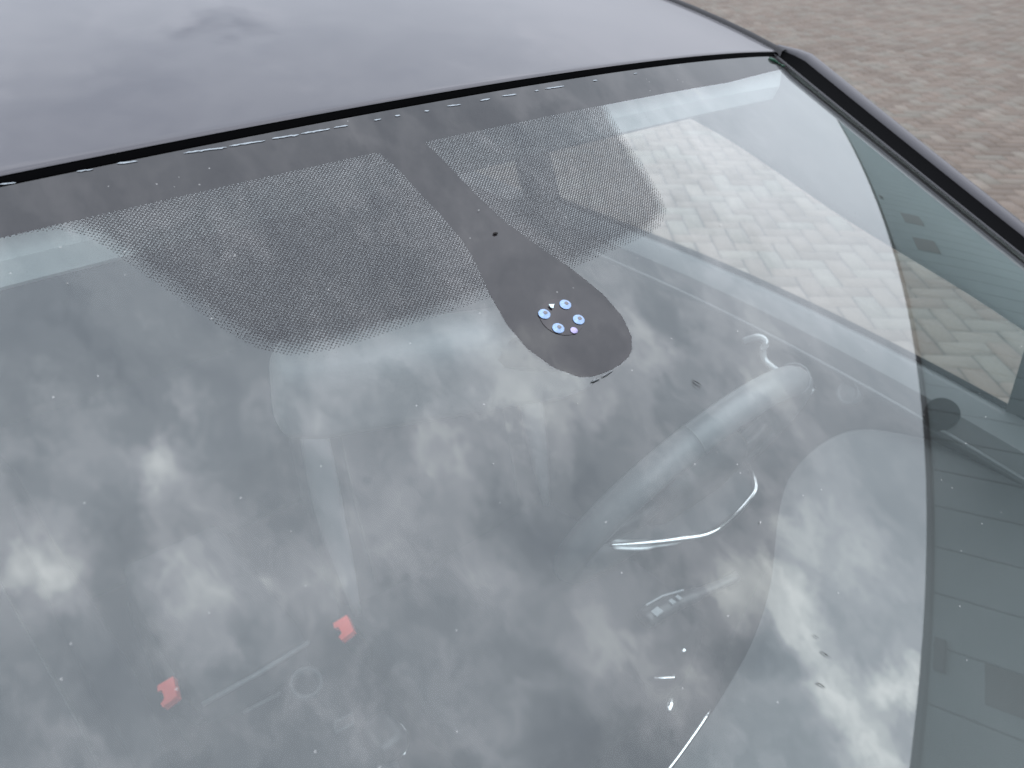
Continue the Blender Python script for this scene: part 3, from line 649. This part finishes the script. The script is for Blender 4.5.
# --- rain sensor: opening in the print with lit-looking lenses
rs = empty('rain_sensor', G(0, .18, .0006), car)
LENS = mat('sensor_lens', (.15, .25, .42), .25, .2, noise=.7, nscale=900, coat=1)
LENS2 = mat('sensor_lens_violet', (.30, .25, .46), .3, 0, noise=.2, nscale=500, coat=1)
dm_ = mat('sensor_disc', (.05, .045, .055), .12, coat=1)
def gdisc(name, x, s, rx, rs_, m, h=.0007, n=24, dome=.0006):
    V = [G(x, s, h+dome)-np.array(rs.location)]; ring = [(1, 0), (.7, .6)]
    for f, hh in ((.6, .8), (1, 0)):
        for k in range(n):
            a = 2*math.pi*k/n; V.append(G(x+f*rx*math.cos(a), s+f*rs_*math.sin(a), h+dome*hh)-np.array(rs.location))
    F = [(0, 1+(k+1) % n, 1+k) for k in range(n)]+[(1+k, 1+(k+1) % n, 1+n+(k+1) % n, 1+n+k) for k in range(n)]
    return obj(name, V, F, m, rs, smooth=True)
def gring(name, x, s, r0, r1, m, h=.0012, n=24):
    V = []
    for r_, hh in ((r0, 0), ((r0+r1)/2, .0003), (r1, 0)):
        for k in range(n):
            a = 2*math.pi*k/n; V.append(G(x+r_*math.cos(a), s+r_*math.sin(a), h+hh)-np.array(rs.location))
    return obj(name, V, [(j*n+k, j*n+(k+1) % n, (j+1)*n+(k+1) % n, (j+1)*n+k) for j in range(2) for k in range(n)], m, rs, smooth=True)
gdisc('sensor_window', .0004, .1802, .0138, .0125, mat('sensor_window_dark', (.012, .010, .013), .04, spec=.42), h=.0003, dome=.0)
for (x, s) in [(-.0086, .1748), (.0079, .1742), (.0087, .1860), (-.0070, .1860)]:
    l_ = gdisc('lens', x, s, .0037, .0033, LENS)
    core = gdisc('lens_core', x+.0006, s-.0002, .0013, .0012, dm_, h=.0014, dome=.0002); core.parent = l_
gdisc('photo_cell', .0010, .1909, .0023, .0021, LENS2)
V = [G(-.0007+a, .1717+b, .0012)-np.array(rs.location) for a, b in ((-.0016, -.0010), (.0016, .0002), (.0002, .0010), (-.0008, .0022), (-.0018, .0012))]
obj('sensor_chip', V, [(0, 1, 2, 3, 4)], mat('sensor_chip', (.62, .80, .85), .3), rs, solid=.0003)

# --- seats
def seat(x, yb, nm, side):
    s_ = empty('front_seat', (x, yb, .45), car)
    def curve(p):
        p = p.copy(); xx = p[0]; zz0 = p[2]
        p[1] += -.10*(abs(xx)/.25)**3*.55  # side bolsters forward
        p[1] += .26*(zz0)                   # recline
        p[0] *= 1-.12*max(0, zz0-.25)/.4
        return p
    rbox('backrest', -.235, .235, -.06, .06, 0, .62, FAB, s_, bev=.05, fn=curve)
    for sg in (-1, 1):
        pts = [(sg*.168*(1-.12*max(0, z-.25)/.4), -.062-.10*.55*(.168/.25)**3+.26*z-.003, z) for z in np.linspace(.08, .56, 12)]
        V, F = tube(pts, .0014, 6); obj('seat_seam', V, F, FABL, s_, smooth=True)
        pts = [(sg*.222*(1-.12*max(0, z-.25)/.4), -.062-.10*.55*(.222/.25)**3+.26*z, z) for z in np.linspace(.05, .55, 12)]
        V, F = tube(pts, [.006+.018*math.sin(math.pi*i/11) for i in range(12)], 10); obj('bolster', V, F, side, s_, smooth=True)
    rbox('head_restraint', -.13, .13, .12, .22, .64, .82, FAB, s_, bev=.045)
    rbox('seat_cushion', -.24, .24, -.50, .0, -.12, .02, FAB, s_, bev=.05, fn=lambda p: p+np.array([0, 0, .06*(abs(p[0])/.24)**4-.05*(p[1])]))
    for sg in (-1, 1):
        V, F = tube([(sg*.06, .15, .60), (sg*.06, .165, .68)], .006, 8); obj('head_restraint_post', V, F, CHROME, s_, smooth=True)
    return s_
seat(.355, .52, 'driver', SEATL)['label'] = 'driver seat behind the steering wheel'
seat(-.46, .36, 'passenger', FAB)['label'] = 'passenger seat slid further forward'
rbox('rear_bench', -.64, .64, .95, 1.45, .30, .52, FAB, car, bev=.06); rbox('rear_backrest', -.64, .64, 1.40, 1.56, .45, 1.0, FAB, car, bev=.06)
# centre armrest box, its pale front edge, latch and cup rim
con = empty('centre_console', (-.07, .40, .3), car)
rbox('console_body', -.10, .10, -.55, .35, 0, .20, DARK, con, bev=.03)
rbox('armrest', -.088, .088, -.035, .30, .22, .305, FAB, con, bev=.02)
V, F = tube([(-.083, -.040, .296), (.0, -.046, .300), (.083, -.040, .296)], .0035, 8); obj('armrest_edge', V, F, SILL, con, smooth=True)
V, F = lathe((.055, -.075, .262), (0, -.3, 1), [(.019, -.02), (.019, .0), (.022, .002), (.025, 0), (.025, -.012)], 24); obj('cup_rim', V, F, FABL, con, smooth=True)
V, F = tube([(-.03, -.02+.0, .205), (.03, -.025, .205)], .0028, 8); obj('slot_trim', V, F, SILL, con, smooth=True)
V, F = tube([(-.025, -.045, .190), (-.008, -.048, .190)], .0028, 8); obj('small_switch', V, F, SILL, con, smooth=True)
# gear lever
gl_ = empty('gear_lever', (.015, .150, .45), car)
V, F = tube([(0, 0, 0), (0, .004, .13)], [.022, .010], 12); obj('gaiter', V, F, LEATHER, gl_, smooth=True)
rbox('knob', -.026, .026, -.032, .034, .125, .172, BLACKP, gl_, bev=.02)
V, F = tube([(.030*math.cos(a), .003+.036*math.sin(a), .140) for a in np.radians(np.linspace(-75, 15, 14))], .0022, 8); obj('knob_ring', V, F, CHROME, gl_, smooth=True)
V, F = tube([(-.045, .055, .14), (-.02, .052, .14), (-.012, .066, .14), (-.038, .070, .14)], .0025, 6, closed=True); obj('shift_gate_marking', V, F, FABL, gl_, smooth=True)
# belt buckles with red press buttons
def buckle(c, rz, w_=.034, nm=''):
    b = empty('belt_buckle', c, car); b.rotation_euler = (R(-25), 0, rz)
    rbox('buckle_body', -.021, .021, -.012, .012, -.075, 0, BLACKP, b, bev=.006)
    V, F = boxg(-w_/2, w_/2, -.016, .010, -.004, .010)
    # button with a notch at one corner
    pts = [(-w_/2, -.016), (w_/2-.004, -.018), (w_/2, .008), (w_/2-.010, .010), (w_/2-.014, .003), (-w_/2+.012, .003), (-w_/2+.009, .010), (-w_/2, .008)]
    n = len(pts); V = [(x, y, .001) for x, y in pts]+[(x, y, .012) for x, y in pts]
    F = [tuple(range(n, 2*n))]+[(i, (i+1) % n, n+(i+1) % n, n+i) for i in range(n)]
    obj('release_button', V, F, RED, b, bevel=.001)
    return b
buckle((-.180, .425, .57), R(80), .042); buckle((.088, .395, .53), R(80), .040)
# wiper resting at the base of the glass is outside the picture; rear-view of the cowl only

# ------------------------------------------------------------------ small dirt on the glass
def fleck(name, items, m, label, cat, **kw):
    vf = []
    x0, s0 = items[0][0], items[0][1]; base = G(x0, s0)
    for (x, s, dx, ds, r_) in items:
        pts = [G(x+dx*t_, s+ds*t_, .0006+.0003*math.sin(3*t_))-base for t_ in np.linspace(0, 1, 6)]
        vf.append(tube(pts, [r_*f for f in (.35, .9, 1, .8, .6, .2)], 6))
    o = obj(name, *join(*vf), m, smooth=True); o.location = base; return tag(o, label, cat, **kw)
BROWN = mat('dirt_brown', (.02, .018, .017), .9); STRAW = mat('dry_straw', (.34, .28, .16), .8); GREEN = mat('wet_moss', (.004, .05, .025), .5); PALE = mat('pale_speck', (.75, .75, .72), .7)
fleck('insect', [(-.0016, .1146, .0032, .0006, .0008), (-.0008, .1152, .0012, -.0010, .0006), (.0, .1146, .0010, .0012, .0004)], BROWN, 'tiny dark insect on the black strip above the rain sensor', 'insect')
fleck('moss_leaf', [(.5175, .0085, .0125, .0095, .0022), (.5285, .0170, .0055, .0045, .0010), (.5330, .0210, .0060, .0035, .0013)], GREEN, 'dark green leaf scrap in the top right corner of the glass', 'leaf')
fleck('dried_streak', [(.0475, .2475, .0030, .0060, .00022), (.0455, .2495, .0024, .0050, .00012)], BROWN, 'thin dark smear on the glass right of the rain sensor', 'dirt')
fleck('dried_streak', [(-.0030, .3925, .0024, .0050, .00022), (.0, .385, .001, .003, .00012)], BROWN, 'short dark dash on the glass near the lower right, upper of two', 'dirt')
fleck('dried_streak', [(-.0165, .4005, .0022, .0045, .00025)], BROWN, 'short dark dash on the glass near the lower right, lower of two', 'dirt')
fleck('dry_stem', [(-.1670, -.0070, .0035, .0035, .0003), (-.1650, -.0030, .003, -.003, .00025), (-.1655, -.0045, .0004, .004, .0004)], STRAW, 'tiny dry plant stem caught in the black roof seam', 'stem')
fleck('glue_mark', [(-.0120, .2222, .0060, .0006, .0006), (-.0040, .2224, .0090, -.0006, .0005)], SILL, 'thin grey residue under the rounded tip of the black strip', 'residue')
sp = []
for _ in range(34):
    x = rng.uniform(-.25, .45); s = rng.uniform(.02, .5); sp.append((x, s, rng.normal(0, .0006), rng.normal(0, .0006), rng.uniform(.00010, .00019)))
fleck('dust_specks', sp, PALE, 'scattered pale dust specks over the windscreen', 'dust', kind='stuff')
